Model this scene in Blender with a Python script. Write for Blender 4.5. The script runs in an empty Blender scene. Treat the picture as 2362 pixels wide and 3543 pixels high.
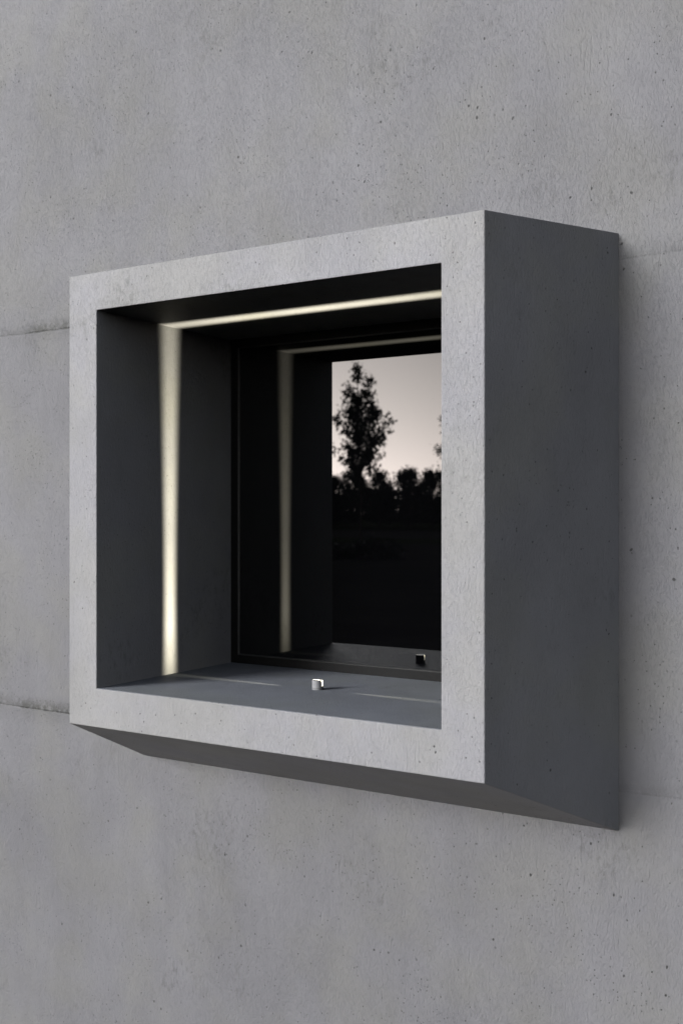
import bpy, bmesh, math, random
from mathutils import Vector, Matrix
random.seed(7)
S = bpy.context.scene
C = S.collection
R = math.radians

# ------------------------------------------------------------------ camera
D = 3.5            # distance from the camera to the front of the window box (m)
H = 3.2            # camera height above the paving (m)
cam_d = bpy.data.cameras.new('camera')
cam = bpy.data.objects.new('camera', cam_d); C.objects.link(cam)
cam.location = (0, 0, H)
cam.rotation_euler = (R(90), 0, R(31.83))
cam_d.sensor_fit = 'VERTICAL'; cam_d.sensor_height = 36; cam_d.sensor_width = 24
cam_d.lens = 37.5
cam_d.clip_start = 0.05; cam_d.clip_end = 3000
cam_d.dof.use_dof = True
cam_d.dof.focus_distance = 4.35
cam_d.dof.aperture_fstop = 3.0
S.camera = cam

# ------------------------------------------------------------------ light
SUN_AZ, SUN_EL = 33.5, 18.5         # degrees left of the wall's normal, degrees up
w = bpy.data.worlds.new('World'); S.world = w; w.use_nodes = True
nt = w.node_tree; nt.nodes.clear()
sky = nt.nodes.new('ShaderNodeTexSky'); sky.sky_type = 'NISHITA'; sky.sun_disc = False
sky.sun_elevation = R(6.0); sky.sun_rotation = R(180 + SUN_AZ)
sky.dust_density = 1.0; sky.air_density = 1.0; sky.ozone_density = 1.0
hs = nt.nodes.new('ShaderNodeHueSaturation'); hs.inputs['Saturation'].default_value = 0.30
bg = nt.nodes.new('ShaderNodeBackground'); bg.inputs['Strength'].default_value = 0.15
wo = nt.nodes.new('ShaderNodeOutputWorld')
tm = nt.nodes.new('ShaderNodeMix'); tm.data_type = 'RGBA'; tm.blend_type = 'MULTIPLY'; tm.inputs[0].default_value = 1.0
tm.inputs[7].default_value = (.975, .992, 1.075, 1)
nt.links.new(sky.outputs[0], hs.inputs['Color']); nt.links.new(hs.outputs[0], tm.inputs[6]); nt.links.new(tm.outputs[2], bg.inputs['Color'])
nt.links.new(bg.outputs[0], wo.inputs['Surface'])

sl = bpy.data.lights.new('sun', 'SUN'); sl.energy = 2.4; sl.angle = R(20); sl.color = (.97, .985, 1.0)
sun = bpy.data.objects.new('sun', sl); C.objects.link(sun)
to_sun = Vector((-math.sin(R(SUN_AZ))*math.cos(R(SUN_EL)), -math.cos(R(SUN_AZ))*math.cos(R(SUN_EL)), math.sin(R(SUN_EL))))
sun.rotation_euler = to_sun.to_track_quat('Z', 'Y').to_euler()
S.view_settings.view_transform = 'Standard'; S.view_settings.look = 'None'
S.view_settings.exposure = 0.02; S.view_settings.gamma = 1.0
S.render.engine = 'CYCLES'
S.cycles.diffuse_bounces = 0
S.cycles.glossy_bounces = 4

# ------------------------------------------------------------------ helpers
def tag(o, label=None, cat=None, group=None, kind=None):
    if label: o['label'] = label
    if cat: o['category'] = cat
    if group: o['group'] = group
    if kind: o['kind'] = kind
    return o

def mesh_obj(name, verts, faces, mat, parent=None, smooth=False):
    me = bpy.data.meshes.new(name)
    me.from_pydata([tuple(v) for v in verts], [], faces); me.validate(); me.update()
    if smooth:
        for p in me.polygons: p.use_smooth = True
    if mat: me.materials.append(mat)
    o = bpy.data.objects.new(name, me); C.objects.link(o)
    if parent: o.parent = parent
    return o

def bm_obj(name, bm, mat, parent=None, smooth=False):
    bmesh.ops.recalc_face_normals(bm, faces=bm.faces)
    me = bpy.data.meshes.new(name); bm.to_mesh(me); bm.free()
    if smooth:
        for p in me.polygons: p.use_smooth = True
    if mat: me.materials.append(mat)
    o = bpy.data.objects.new(name, me); C.objects.link(o)
    if parent: o.parent = parent
    return o

def empty(name, loc=(0, 0, 0)):
    o = bpy.data.objects.new(name, None); C.objects.link(o); o.location = loc
    return o

def bevel(o, wd, seg=2):
    m = o.modifiers.new('bevel', 'BEVEL'); m.width = wd; m.segments = seg
    m.limit_method = 'ANGLE'; m.angle_limit = R(20)

def ring(bm, outer0, outer1, inner0, inner1, y0, y1):
    """closed rectangular tube: (x0,x1,z0,z1) outside / inside at the front (y0) and the back (y1)"""
    def rect(r, y): return [bm.verts.new((r[0], y, r[2])), bm.verts.new((r[1], y, r[2])), bm.verts.new((r[1], y, r[3])), bm.verts.new((r[0], y, r[3]))]
    a, b, c, d = rect(outer0, y0), rect(outer1, y1), rect(inner0, y0), rect(inner1, y1)
    for i in range(4):
        j = (i+1) % 4
        bm.faces.new((a[i], a[j], c[j], c[i])); bm.faces.new((b[j], b[i], d[i], d[j]))
        bm.faces.new((a[j], a[i], b[i], b[j])); bm.faces.new((c[i], c[j], d[j], d[i]))

def box(bm, x0, x1, y0, y1, z0, z1):
    v = [bm.verts.new((x, y, z)) for x in (x0, x1) for y in (y0, y1) for z in (z0, z1)]
    for f in ((0,1,3,2), (4,6,7,5), (0,4,5,1), (2,3,7,6), (0,2,6,4), (1,5,7,3)):
        bm.faces.new([v[i] for i in f])

class N:
    """tiny node-graph helper"""
    def __init__(s, name):
        s.m = bpy.data.materials.new(name); s.m.use_nodes = True
        s.t = s.m.node_tree; s.p = s.t.nodes['Principled BSDF']
    def n(s, typ, **kw):
        nd = s.t.nodes.new(typ)
        for k, v in kw.items(): setattr(nd, k, v)
        return nd
    def put(s, v, sock):
        if isinstance(v, bpy.types.NodeSocket): s.t.links.new(v, sock)
        elif v is not None: sock.default_value = v
    def math(s, op, a, b=None, c=None, clamp=False):
        nd = s.n('ShaderNodeMath', operation=op, use_clamp=clamp)
        s.put(a, nd.inputs[0]); s.put(b, nd.inputs[1]); s.put(c, nd.inputs[2])
        return nd.outputs[0]
    def ramp(s, v, lo, hi, a=0.0, b=1.0, smooth=True):
        nd = s.n('ShaderNodeMapRange', interpolation_type='SMOOTHSTEP' if smooth else 'LINEAR')
        s.put(v, nd.inputs['Value']); s.put(lo, nd.inputs['From Min']); s.put(hi, nd.inputs['From Max'])
        s.put(a, nd.inputs['To Min']); s.put(b, nd.inputs['To Max'])
        return nd.outputs['Result']
    def mix(s, f, a, b, typ='MIX'):
        nd = s.n('ShaderNodeMix', data_type='RGBA', blend_type=typ)
        s.put(f, nd.inputs[0]); s.put(a, nd.inputs[6]); s.put(b, nd.inputs[7])
        return nd.outputs[2]
    def map(s, vec, loc=(0,0,0), rot=(0,0,0), sc=(1,1,1)):
        nd = s.n('ShaderNodeMapping'); s.put(vec, nd.inputs[0])
        nd.inputs[1].default_value = loc; nd.inputs[2].default_value = rot; nd.inputs[3].default_value = sc
        return nd.outputs[0]
    def noise(s, vec, scale, detail=4, rough=.55, dist=0.0):
        nd = s.n('ShaderNodeTexNoise'); s.put(vec, nd.inputs['Vector'])
        nd.inputs['Scale'].default_value = scale; nd.inputs['Detail'].default_value = detail
        nd.inputs['Roughness'].default_value = rough; nd.inputs['Distortion'].default_value = dist
        return nd.outputs['Fac']
    def vor(s, vec, scale, rnd=1.0):
        nd = s.n('ShaderNodeTexVoronoi'); s.put(vec, nd.inputs['Vector'])
        nd.inputs['Scale'].default_value = scale; nd.inputs['Randomness'].default_value = rnd
        return nd.outputs['Distance'], nd.outputs['Color']

def g(v, t=(1, 1, 1)): return (v*t[0], v*t[1], v*t[2], 1)

JOINT_Z = (H + .285*D, H - .313*D)
def concrete(name, base, joints=False, rough=.55, bump=.5, spec=.4, streak=.1, tint=(1, 1, 1)):
    k = N(name)
    co = k.n('ShaderNodeTexCoord').outputs['Object']
    # cloudy tone, cool and brownish patches
    big = k.noise(co, .9, 5, .55)
    mid = k.noise(k.map(co, loc=(3, 1, 7), sc=(1, 1, .55)), 3.6, 6, .62)
    fine = k.noise(co, 38, 5, .7)
    vert = k.noise(k.map(co, loc=(9, 2, 4), sc=(5, 5, .22)), 1.8, 3, .5)
    tone = k.math('ADD', k.ramp(big, .3, .7, .93, 1.05), k.ramp(mid, .3, .72, .05, -.07))
    tone = k.math('ADD', tone, k.ramp(fine, .25, .75, -.025, .025))
    tone = k.math('ADD', tone, k.ramp(vert, .3, .7, -streak*.3, streak*.3))
    col = k.mix(k.ramp(k.noise(k.map(co, loc=(5, 5, 5)), 2.3, 4), .40, .66), g(base, (.99*tint[0], .975*tint[1], 1.025*tint[2])), g(base, (1.008*tint[0], .99*tint[1], .978*tint[2])))
    tn = k.n('ShaderNodeCombineColor')
    for i in range(3): k.put(tone, tn.inputs[i])
    col = k.mix(1.0, col, tn.outputs[0], 'MULTIPLY')
    # dark smudges where the surface is scuffed
    sm = k.math('MULTIPLY', k.ramp(k.noise(k.map(co, loc=(1, 8, 2)), 1.9, 3), .55, .68),
                k.ramp(k.noise(k.map(co, rot=(0, R(28), 0), sc=(1.6, 1.6, .7)), 24, 6, .75), .47, .66))
    col = k.mix(k.math('MULTIPLY', sm, .45), col, g(base*.40, (1, 1, .93)))
    # air holes: many pinpricks in loose clusters and a few larger ones
    def pores(scale, r0, r1, keep, cl_lo, cl_hi, off, stretch=.75):
        wob = k.n('ShaderNodeTexNoise'); k.put(co, wob.inputs['Vector']); wob.inputs['Scale'].default_value = scale*1.4
        vm = k.n('ShaderNodeVectorMath', operation='MULTIPLY_ADD')
        k.put(wob.outputs['Color'], vm.inputs[0]); vm.inputs[1].default_value = (.30/scale,)*3; k.put(co, vm.inputs[2])
        d, c = k.vor(k.map(vm.outputs[0], loc=off, sc=(1, 1, stretch)), scale)
        sep = k.n('ShaderNodeSeparateColor'); k.put(c, sep.inputs[0])
        rad = k.ramp(sep.outputs[1], 0, 1, r0, r1, False)
        on = k.math('GREATER_THAN', sep.outputs[0], keep)
        hole = k.ramp(d, k.math('MULTIPLY', rad, .55), rad, 1, 0)
        cl = k.ramp(k.noise(k.map(co, loc=off), 2.4, 3), cl_lo, cl_hi)
        return k.math('MULTIPLY', k.math('MULTIPLY', hole, on), cl)
    pa = pores(62, .09, .21, .45, .50, .60, (1.3, 4.1, 2.2))
    pb = pores(24, .05, .15, .60, .50, .58, (7.3, .6, 5.2))
    pc = pores(36, .06, .14, .50, .32, .44, (2.3, 9.6, 1.2))
    hole = k.math('MAXIMUM', k.math('MULTIPLY', pa, .75), k.math('MAXIMUM', pb, k.math('MULTIPLY', pc, .85)))
    col = k.mix(k.math('MULTIPLY', hole, .80), col, g(base*.16, (1, 1, .95)))
    # trowel strokes and grit
    st = k.noise(k.map(co, rot=(R(8), R(34), R(12)), sc=(1, 1, .36)), 150, 3, .6, .6)
    st2 = k.noise(k.map(co, loc=(4, 4, 4), rot=(R(-5), R(12), R(4)), sc=(1, 1, .5)), 85, 4, .7, .7)
    grit = k.noise(co, 210, 3, .6)
    wav = k.noise(k.map(co, sc=(1, 1, .6)), 14, 4, .55)
    hgt = k.math('ADD', k.math('MULTIPLY', k.ramp(st, .50, .66), -.55), k.math('MULTIPLY', k.ramp(st2, .34, .62), .28))
    hgt = k.math('ADD', hgt, k.math('MULTIPLY', grit, .35))
    hgt = k.math('ADD', hgt, k.math('MULTIPLY', wav, .45))
    # isolated deeper scratches
    sc_ = k.noise(k.map(co, loc=(2, 6, 1), rot=(0, R(40), 0), sc=(1, 1, .14)), 30, 2, .5, 1.5)
    scm = k.math('MULTIPLY', k.ramp(sc_, .655, .70), k.ramp(k.noise(co, 4.2, 2), .50, .62))
    hgt = k.math('SUBTRACT', hgt, k.math('MULTIPLY', scm, .7))
    hgt = k.math('SUBTRACT', hgt, k.math('MULTIPLY', hole, 1.4))
    if joints:
        sep = k.n('ShaderNodeSeparateXYZ'); k.put(co, sep.inputs[0])
        wz = k.math('ADD', sep.outputs[2], k.math('MULTIPLY', k.math('SUBTRACT', k.noise(co, 9, 4), .5), .012))
        wz = k.math('ADD', wz, k.math('MULTIPLY', k.math('SUBTRACT', k.noise(k.map(co, sc=(1, 1, .2)), 1.3, 2), .5), .02))
        lipn = k.noise(co, 34, 6, .75)
        patch = k.math('MULTIPLY', k.ramp(k.noise(k.map(co, sc=(1, 1, .05)), 2.6, 3), .32, .46, .4, 1), k.ramp(sep.outputs[0], -3.4, -2.2, 1, .22))
        for jz in JOINT_Z:
            dz = k.math('SUBTRACT', wz, jz)
            line = k.ramp(k.math('ABSOLUTE', dz), .001, .0055, 1, 0)
            above = k.math('MULTIPLY', k.ramp(dz, .0, .075, 1, 0), k.ramp(dz, -.006, 0, 0, 1))
            dirt = k.math('MULTIPLY', k.math('MULTIPLY', above, patch), k.ramp(lipn, .38, .54))
            soft = k.math('MULTIPLY', k.ramp(k.math('ABSOLUTE', dz), .0, .10, 1, 0), patch)
            brk = k.ramp(k.noise(k.map(co, sc=(1, 1, .1)), 17, 3), .36, .50, .25, 1)
            col = k.mix(k.math('MULTIPLY', soft, .28), col, g(base*.5, (1, 1, .90)))
            col = k.mix(k.math('MULTIPLY', dirt, .75), col, g(base*.26, (1, 1, .86)))
            col = k.mix(k.math('MULTIPLY', k.math('MULTIPLY', line, brk), k.math('MULTIPLY', patch, .38)), col, g(base*.17, (1, 1, .9)))
            hgt = k.math('SUBTRACT', hgt, k.math('MULTIPLY', k.math('MULTIPLY', line, patch), 1.3))
    bp = k.n('ShaderNodeBump'); bp.inputs['Strength'].default_value = bump; bp.inputs['Distance'].default_value = .0035
    k.put(hgt, bp.inputs['Height']); k.put(bp.outputs[0], k.p.inputs['Normal'])
    k.put(col, k.p.inputs['Base Color'])
    k.put(k.ramp(fine, .2, .8, rough-.08, rough+.10), k.p.inputs['Roughness'])
    k.p.inputs['Specular IOR Level'].default_value = spec
    return k.m

def plain(name, col, rough=.5, metal=0.0, nscale=0, namt=.15, ior=None, spec=None):
    k = N(name)
    if nscale:
        co = k.n('ShaderNodeTexCoord').outputs['Object']
        f = k.noise(co, nscale, 4)
        c = k.mix(k.ramp(f, .3, .7), tuple(x*(1-namt) for x in col)+(1,), tuple(x*(1+namt) for x in col)+(1,))
        k.put(c, k.p.inputs['Base Color'])
        k.put(k.ramp(f, .2, .8, rough*.85, min(1, rough*1.15)), k.p.inputs['Roughness'])
    else:
        k.p.inputs['Base Color'].default_value = tuple(col)+(1,); k.p.inputs['Roughness'].default_value = rough
    k.p.inputs['Metallic'].default_value = metal
    if ior: k.p.inputs['IOR'].default_value = ior
    if spec is not None: k.p.inputs['Specular IOR Level'].default_value = spec
    return k.m

M_wall = concrete('wall_concrete', .310, bump=.60, streak=.05, joints=True)
M_box = concrete('window_concrete', .50, rough=.55, bump=.58, spec=.32, streak=.03)
M_frame = plain('dark_aluminium', (.014, .0138, .0135), .45, 0, 60, .12, spec=.22)
M_sill = concrete('sill_concrete', .38, rough=.6, bump=.8, spec=.09, streak=.02, tint=(.94, 1.0, 1.07))
M_bead = plain('bead_aluminium', (.10, .10, .098), .35, .3, 60, .1)
M_gasket = plain('black_gasket', (.01, .01, .01), .6)
M_glass = plain('tinted_solar_glass', (.002, .002, .0025), .0, ior=1.82)
M_lamp = plain('lamp_grey_paint', (.46, .46, .47), .45, 0, 90, .04)
M_hole = plain('screw_black', (.01, .01, .01), .5)
M_leaf = plain('leaf_green', (.045, .06, .03), .6, 0, 3, .35)
M_leaf2 = plain('leaf_dark', (.035, .05, .028), .65, 0, 1, .35)
M_bark = plain('bark', (.09, .075, .06), .85, 0, 6, .3)

# ------------------------------------------------------------------ setting: ground
def ground_mat():
    k = N('paving')
    co = k.n('ShaderNodeTexCoord').outputs['Object']
    br = k.n('ShaderNodeTexBrick'); k.put(co, br.inputs['Vector'])
    br.inputs['Scale'].default_value = 1.0; br.inputs['Brick Width'].default_value = .9; br.inputs['Row Height'].default_value = .45
    br.inputs['Mortar Size'].default_value = .012
    br.inputs['Color1'].default_value = (.055, .054, .052, 1); br.inputs['Color2'].default_value = (.042, .041, .040, 1)
    br.inputs['Mortar'].default_value = (.02, .02, .019, 1)
    c = k.mix(k.ramp(k.noise(co, .4, 5), .3, .7, 0, .5), br.outputs['Color'], (.02, .02, .02, 1))
    k.put(c, k.p.inputs['Base Color']); k.p.inputs['Roughness'].default_value = 1; k.p.inputs['Specular IOR Level'].default_value = 0
    return k.m
def sheet(name, x0, x1, y0, y1, z, mat):
    o = mesh_obj(name, [(x0, y0, z), (x1, y0, z), (x1, y1, z), (x0, y1, z)], [(0, 1, 2, 3)], mat)
    return tag(o, kind='structure')
sheet('ground', -1500, 1500, -1500, 1500, 0, plain('lawn', (.03, .038, .02), 1.0, 0, .3, .4, spec=0.0))
sheet('pavement', -140, 60, -86, 5.0, .004, ground_mat())
sheet('road', -400, 400, -150, -104, .008, plain('asphalt', (.045, .044, .042), 1.0, 0, 2, .25, spec=0.0))

# ------------------------------------------------------------------ the wall
W = 1.1821*D                        # wall face
OX0, OX1, OZ0, OZ1 = -.9913*D, -.4986*D, H-.2275*D, H+.2599*D     # clear opening
YF = 1.2803*D                       # front of the window frame
SL = .03                            # thickness of the concrete lining inside the wall
bm = bmesh.new()
ring(bm, (-16, 9, -.3, 11.5), (-16, 9, -.3, 11.5),
     (OX0-SL, OX1+SL, OZ0-SL, OZ1+SL), (OX0-SL, OX1+SL, OZ0-SL, OZ1+SL), W, W+.42)
wall = bm_obj('concrete_wall', bm, M_wall)
tag(wall, 'large grey fair-faced concrete wall with two horizontal formwork joints behind the window box', 'wall')

# ------------------------------------------------------------------ the projecting window
FX0, FX1, FZ0, FZ1 = -1.0399*D, -.4497*D, H-.2768*D, H+.3083*D
BX0, BX1, BZ0, BZ1 = -.9089*W, -.3110*W, H-.3035*W, H+.2652*W
win = empty('projecting_window', ((FX0+FX1)/2, W, FZ0))
tag(win, 'square projecting concrete window box with splayed sides and dark reflecting glass', 'window')
org = Vector(win.location)
def child(o, parent=win):
    o.parent = parent
    if parent is win: o.matrix_parent_inverse = Matrix.Translation(-org)
    return o
bm = bmesh.new()
def rect(r, y): return [bm.verts.new((r[0], y, r[2])), bm.verts.new((r[1], y, r[2])), bm.verts.new((r[1], y, r[3])), bm.verts.new((r[0], y, r[3]))]
e = .0015
loops = [rect((OX0, OX1, OZ0, OZ1), W+.40), rect((OX0, OX1, OZ0, OZ1), D), rect((FX0, FX1, FZ0, FZ1), D),
         rect((BX0, BX1, BZ0, BZ1), W+.002), rect((OX0-SL+e, OX1+SL-e, OZ0-SL+e, OZ1+SL-e), W+.002), rect((OX0-SL+e, OX1+SL-e, OZ0-SL+e, OZ1+SL-e), W+.40)]
for a, b in zip(loops, loops[1:]+loops[:1]):
    for i in range(4):
        j = (i+1) % 4
        bm.faces.new((a[i], a[j], b[j], b[i]))
sur = bm_obj('concrete_surround', bm, M_box); bevel(sur, .0035); child(sur)

bm = bmesh.new(); box(bm, OX0+.001, OX1-.001, D+.004, YF-.0005, OZ0-.004, OZ0+.002)
child(bm_obj('sill', bm, M_sill))
fw = .0126*D
fx0, fx1, fz0, fz1 = OX0+.0005, OX1-.0005, OZ0+.0005, OZ1-.0005
bm = bmesh.new(); ring(bm, (fx0, fx1, fz0, fz1), (fx0, fx1, fz0, fz1), (fx0+fw, fx1-fw, fz0+fw, fz1-fw), (fx0+fw, fx1-fw, fz0+fw, fz1-fw), YF, YF+.07)
fr = bm_obj('window_frame', bm, M_frame); bevel(fr, .0015); child(fr)
bw = .006
q = (fx0+fw+.0006, fx1-fw-.0006, fz0+fw+.0006, fz1-fw-.0006)
bm = bmesh.new(); ring(bm, q, q, (q[0]+bw*.35, q[1]-bw*.35, q[2]+bw*.35, q[3]-bw*.35), (q[0]+bw, q[1]-bw, q[2]+bw, q[3]-bw), YF+.002, YF+.011)
bd = bm_obj('glazing_bead', bm, M_bead, fr)
bm = bmesh.new(); box(bm, q[0]+.0005, q[1]-.0005, YF+.0118, YF+.035, q[2]+.0005, q[3]-.0005)
gl = bm_obj('glass_pane', bm, M_glass, fr)

# ------------------------------------------------------------------ the lamp on the sill
LX, LY, LZ = -.7449*D, 1.1425*D, OZ0+.002
lamp = empty('sill_lamp', (LX, LY, LZ))
tag(lamp, 'small light grey cylindrical luminaire with glowing slot standing on the window sill', 'lamp')
r, hb, ht, gap = .0252, .0085, .0435, .0048
def half(sign):
    bm = bmesh.new(); n = 40
    a0 = math.asin(gap/r)
    pts = [(r*math.cos(a0+(math.pi-2*a0)*i/n), sign*r*math.sin(a0+(math.pi-2*a0)*i/n)) for i in range(n+1)]
    lo = [bm.verts.new((x, y, hb)) for x, y in pts]; hi = [bm.verts.new((x, y, ht)) for x, y in pts]
    for i in range(n): bm.faces.new((lo[i], lo[i+1], hi[i+1], hi[i]))
    bm.faces.new((lo[n], lo[0], hi[0], hi[n])); bm.faces.new(lo); bm.faces.new(hi)
    return bm
for s in (-1, 1):
    o = bm_obj('housing', half(s), M_lamp, lamp); bevel(o, .0008)
def disc(bm, rad, z0, z1, n=48, a=0):
    lo = [bm.verts.new((rad*math.cos(2*math.pi*i/n), rad*math.sin(2*math.pi*i/n), z0)) for i in range(n)]
    hi = [bm.verts.new((v.co.x, v.co.y, z1)) for v in lo]
    for i in range(n): bm.faces.new((lo[i], lo[(i+1) % n], hi[(i+1) % n], hi[i]))
    bm.faces.new(lo[::-1]); bm.faces.new(hi)
bm = bmesh.new(); disc(bm, r, .0003, hb-.0008)
base = bm_obj('base', bm, M_lamp, lamp); bevel(base, .0006)
bm = bmesh.new(); disc(bm, r-.0012, hb-.0009, hb+.0001)
bm_obj('shadow_gap', bm, M_hole, lamp)
bm = bmesh.new(); bmesh.ops.create_cone(bm, segments=14, radius1=.0013, radius2=.0013, depth=.003, cap_ends=True)
sc = bm_obj('screw', bm, M_hole, base)
an = R(-82); sc.location = (r*math.cos(an), r*math.sin(an), .0042); sc.rotation_euler = (R(90), 0, an+R(90))
# glowing lining of the slot: thin lit plates on the two inner faces and the slot's floor
k = N('lamp_diffuser'); k.p.inputs['Base Color'].default_value = (.8, .78, .7, 1)
k.p.inputs['Emission Color'].default_value = (1, .94, .78, 1); k.p.inputs['Emission Strength'].default_value = 2.2
hx = math.sqrt(r*r-gap*gap)-.0008
bm = bmesh.new()
box(bm, -hx, hx, gap-.0008, gap-.0001, hb+.008, ht-.0006)
box(bm, -hx, hx, -gap+.0001, -gap+.0008, hb+.008, ht-.0006)
bm_obj('diffuser', bm, k.m, lamp)
bm = bmesh.new(); box(bm, -hx, hx, -gap+.0001, gap-.0001, hb+.0002, hb+.0078)
bm_obj('slot_floor', bm, M_lamp, lamp)
# its light: a narrow sheet of light across the slot
pl = bpy.data.lights.new('slot_light', 'POINT'); pl.energy = 275; pl.color = (1, .94, .72); pl.shadow_soft_size = .0046
pl.use_nodes = True; t = pl.node_tree; em = t.nodes['Emission']
geo = t.nodes.new('ShaderNodeNewGeometry'); sp = t.nodes.new('ShaderNodeSeparateXYZ'); t.links.new(geo.outputs['Incoming'], sp.inputs[0])
ab = t.nodes.new('ShaderNodeMath'); ab.operation = 'ABSOLUTE'; t.links.new(sp.outputs[1], ab.inputs[0])
mr = t.nodes.new('ShaderNodeMapRange'); mr.interpolation_type = 'SMOOTHSTEP'
hw = t.nodes.new('ShaderNodeMapRange'); t.links.new(sp.outputs[2], hw.inputs[0])     # the sheet is a little thicker towards the sides
for i, v in ((1, 0.0), (2, .9), (3, .046), (4, .030)): hw.inputs[i].default_value = v
dv = t.nodes.new('ShaderNodeMath'); dv.operation = 'DIVIDE'; t.links.new(ab.outputs[0], dv.inputs[0]); t.links.new(hw.outputs[0], dv.inputs[1])
t.links.new(dv.outputs[0], mr.inputs[0])
for i, v in ((1, .22), (2, 1.78), (3, 1.0), (4, 0.0)): mr.inputs[i].default_value = v
mz = t.nodes.new('ShaderNodeMapRange'); mz.interpolation_type = 'SMOOTHSTEP'; t.links.new(sp.outputs[2], mz.inputs[0])
for i, v in ((1, -.19), (2, .04), (3, 0.0), (4, 1.0)): mz.inputs[i].default_value = v
mu = t.nodes.new('ShaderNodeMath'); mu.operation = 'MULTIPLY'; t.links.new(mr.outputs[0], mu.inputs[0]); t.links.new(mz.outputs[0], mu.inputs[1])
mp = t.nodes.new('ShaderNodeValToRGB'); t.links.new(sp.outputs[2], mp.inputs[0])      # how strong the optic is by height angle
for pos, v in ((0.0, .18), (.22, .33), (.6, .38), (.87, .76), (1.0, 1.0)):
    if pos in (0.0, 1.0): e_ = mp.color_ramp.elements[int(pos)]
    else: e_ = mp.color_ramp.elements.new(pos)
    if pos == 1.0: e_ = mp.color_ramp.elements[-1]
    e_.color = (v, v, v, 1)
m2 = t.nodes.new('ShaderNodeMath'); m2.operation = 'MULTIPLY'; t.links.new(mu.outputs[0], m2.inputs[0]); t.links.new(mp.outputs[0], m2.inputs[1])
t.links.new(m2.outputs[0], em.inputs['Strength'])
plo = bpy.data.objects.new('slot_light', pl); C.objects.link(plo); plo.parent = lamp; plo.location = (0, 0, .034)

# ------------------------------------------------------------------ across the street: what the glass reflects
def tube(vs, fs, p0, p1, r0, r1, n=7):
    d = (p1-p0).normalized(); a = d.orthogonal().normalized(); b = d.cross(a)
    i0 = len(vs)
    for p, rr in ((p0, r0), (p1, r1)):
        for i in range(n):
            t_ = 2*math.pi*i/n; vs.append(p + a*rr*math.cos(t_) + b*rr*math.sin(t_))
    for i in range(n): fs.append((i0+i, i0+(i+1) % n, i0+n+(i+1) % n, i0+n+i))
def leaf(vs, fs, p, s, rnd):
    n = Vector((rnd.gauss(0, 1), rnd.gauss(0, 1), rnd.gauss(0, 1))).normalized()
    a = n.orthogonal().normalized()*s; b = n.cross(a)*.7
    i0 = len(vs); vs.extend((p-a, p-b*.8, p+a, p+b*.8)); fs.append((i0, i0+1, i0+2, i0+3))

def interp(f, tab):
    for (a, va), (b, vb) in zip(tab, tab[1:]):
        if f <= b: return va + (vb-va)*(f-a)/(b-a)
    return tab[-1][1]
def slim_tree(name, loc, ht_, z_low, half_w, seed, leaf_s=.11, nb=150, shoots=()):
    """young street tree: straight stem, ascending branches, leaf clumps with gaps"""
    rnd = random.Random(seed); tr = empty(name, loc)
    vs, fs, lv, lf = [], [], [], []
    pts = [Vector((rnd.gauss(0, .03)*i, rnd.gauss(0, .03)*i, ht_*i/8)) for i in range(9)]
    for i in range(8): tube(vs, fs, pts[i], pts[i+1], .13*(1-i/8.6), .13*(1-(i+1)/8.6))
    for kx in range(nb):
        f = (kx+.5)/nb; z = z_low + (ht_-z_low)*f
        prof = half_w * interp(f, ((0, .62), (.22, 1), (.5, .90), (.75, .66), (1, .34))) * rnd.uniform(.5, 1.15)
        if rnd.random() < .12: prof *= .55
        a = rnd.uniform(0, 2*math.pi)
        p0 = Vector((0, 0, z-prof*.55)); p1 = Vector((prof*math.cos(a), prof*math.sin(a), z+prof*rnd.uniform(.15, .7)))
        tube(vs, fs, p0, p1, .03, .008, 5)
        for c in range(int(1.6+prof*2.3)):
            q_ = p0.lerp(p1, rnd.uniform(.35, 1.02)) + Vector((rnd.gauss(0, .16), rnd.gauss(0, .16), rnd.gauss(0, .18)))
            for l in range(rnd.randint(6, 13)):
                leaf(lv, lf, q_ + Vector((rnd.gauss(0, .15), rnd.gauss(0, .15), rnd.gauss(0, .17))), leaf_s*rnd.uniform(.6, 1.25), rnd)
    for (dx, dy, zb, zt, w_) in shoots:          # lone leaders standing above the crown
        p0, p1 = Vector((dx*.7, dy*.7, zb)), Vector((dx, dy, zt)); tube(vs, fs, p0, p1, .035, .02, 5)
        for l in range(120):
            leaf(lv, lf, p1 + Vector((rnd.gauss(0, w_), rnd.gauss(0, w_), rnd.gauss(0, w_*1.2)-.1)), leaf_s*rnd.uniform(.6, 1.1), rnd)
    mesh_obj('trunk', vs, fs, M_bark, tr); mesh_obj('crown', lv, lf, M_leaf, tr)
    return tr

def round_tree(name, ht_, half_w, seed):
    rnd = random.Random(seed); tr = empty(name)
    vs, fs, lv, lf = [], [], [], []
    tube(vs, fs, Vector((0, 0, 0)), Vector((0, 0, ht_*.8)), .28, .08)
    for kx in range(60):
        f = rnd.random()**.8; z = 1.5 + (ht_-1.5)*f
        pr = half_w*math.sqrt(max(.02, 1-(abs(f-.42)/.62)**2))*rnd.uniform(.3, 1.0)
        a = rnd.uniform(0, 2*math.pi); c = Vector((pr*math.cos(a), pr*math.sin(a), z))
        tube(vs, fs, Vector((0, 0, z*.75)), c, .08, .03, 5)
        for l in range(95):
            leaf(lv, lf, c + Vector((rnd.gauss(0, .62), rnd.gauss(0, .62), rnd.gauss(0, .6))), .30*rnd.uniform(.6, 1.3), rnd)
    mesh_obj('trunk', vs, fs, M_bark, tr); mesh_obj('crown', lv, lf, M_leaf2, tr)
    return tr
def copy_tree(o):
    c = o.copy(); C.objects.link(c)
    for ch in o.children:
        d = ch.copy(); C.objects.link(d); d.parent = c
    return c

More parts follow.
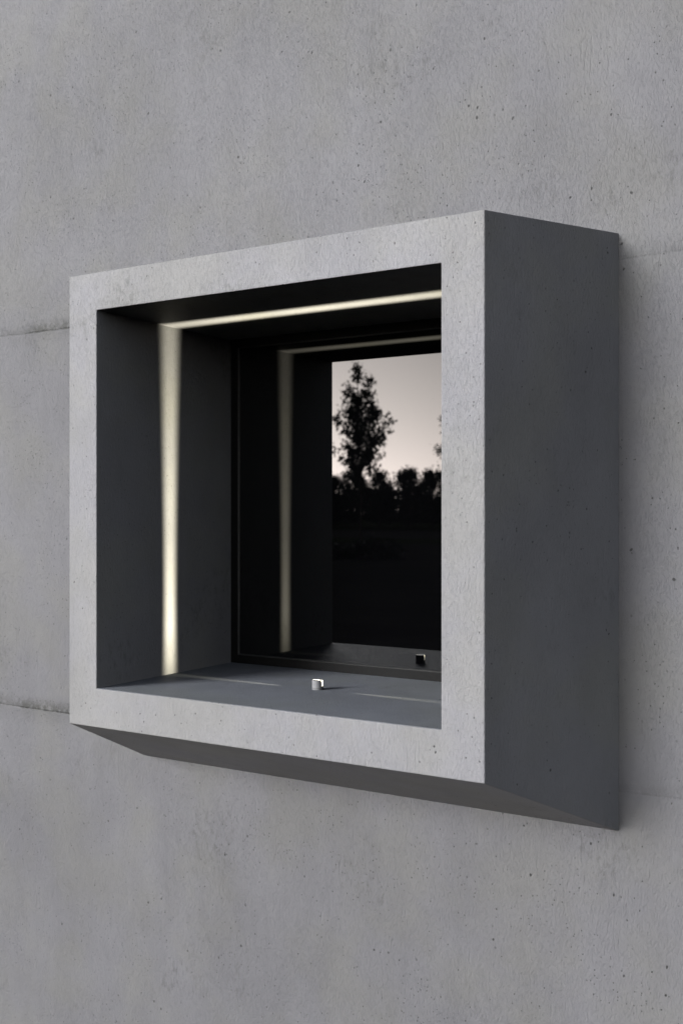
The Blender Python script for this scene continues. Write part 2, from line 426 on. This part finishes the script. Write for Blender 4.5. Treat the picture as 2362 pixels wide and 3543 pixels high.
YG = YF+.0118
def street(az, dist):
    """a spot across the street, az degrees left of the wall's normal, dist metres from the glass's mirrored viewpoint"""
    x, y = -math.sin(R(az))*dist, math.cos(R(az))*dist
    return (x, 2*YG-y, 0)

st1 = slim_tree('street_tree', street(30.8, 75), 11.5, 5.9, 2.2, 14, leaf_s=.15, nb=115, shoots=((.75, .1, 10.0, 12.35, .2), (-.95, 0, 10.0, 11.8, .24), (-.3, 0, 11.0, 13.4, .2), (-.3, 0, 10.6, 12.7, .17)))
tag(st1, 'tall slim dark street tree with ragged top standing alone across the paving', 'tree')
st2 = slim_tree('street_tree', street(25.35, 78), 11.5, 4.5, 2.0, 23)
tag(st2, 'slim dark street tree right of the tall lone one, mostly hidden by the window edge', 'tree')

def shrub(name, loc, rx, ry, h_, seed, label, n=2600):
    rnd = random.Random(seed); vs, fs = [], []
    for i in range(9):
        a = rnd.uniform(0, 6.28); tube(vs, fs, Vector((0, 0, 0)), Vector((rx*.5*math.cos(a), ry*.5*math.sin(a), h_*.7)), .03, .01, 5)
    cl = [(rnd.uniform(-1, 1), rnd.uniform(-1, 1), rnd.uniform(.2, 1)) for _ in range(34)]
    for i in range(n):
        c = rnd.choice(cl); q_ = Vector((c[0]*rx*.8, c[1]*ry*.8, c[2]*h_*.8*(1-.5*abs(c[0])))) + Vector((rnd.gauss(0, .28), rnd.gauss(0, .28), rnd.gauss(0, .2)))
        q_.z = max(.03, q_.z); leaf(vs, fs, q_, .13*rnd.uniform(.6, 1.2), rnd)
    o = mesh_obj(name, vs, fs, M_leaf2); o.location = loc
    return tag(o, label, 'shrub')
shrub('shrub', street(30.2, 73.5), 2.4, 1.2, 1.5, 3, 'low spreading shrub at the foot of the tall lone street tree')
shrub('shrub', street(32.6, 74), 1.6, 1.1, 1.1, 4, 'smaller low shrub left of the one under the tall street tree')

protos = [round_tree('background_tree', h_, w_, sd) for h_, w_, sd in ((12.2, 3.4, 31), (10.8, 3.1, 37), (13.2, 3.8, 41))]
rnd = random.Random(5)
az = 14.0; i = 0
while az < 52:
    p = protos[i % 3] if i < 3 else copy_tree(protos[i % 3])
    p.location = street(az, 215 + rnd.uniform(-8, 10)); p.rotation_euler.z = rnd.uniform(0, 6.28)
    s = rnd.uniform(.80, 1.08); p.scale = (s, s, s*rnd.uniform(.92, 1.04))
    tag(p, 'dark leafy tree in the distant row beyond the road', 'tree', 'trees in the distant row beyond the road')
    az += rnd.uniform(1.1, 1.9); i += 1
# hedge along the far side of the road
vs, fs = [], []
rnd = random.Random(9)
for n_ in range(42000):
    x = rnd.uniform(-190, 30); top = 7.4+.7*math.sin(x*.21)+.7*math.sin(x*.53+1)+.5*math.sin(x*1.3)
    leaf(vs, fs, Vector((x, rnd.gauss(0, .7), rnd.uniform(.1, 1)**.8*top)), .5*rnd.uniform(.6, 1.2), rnd)
hd = mesh_obj('hedge', vs, fs, M_leaf2); hd.location = (0, -186, 0)
tag(hd, 'long dark overgrown hedge in front of the distant row of trees', 'hedge')
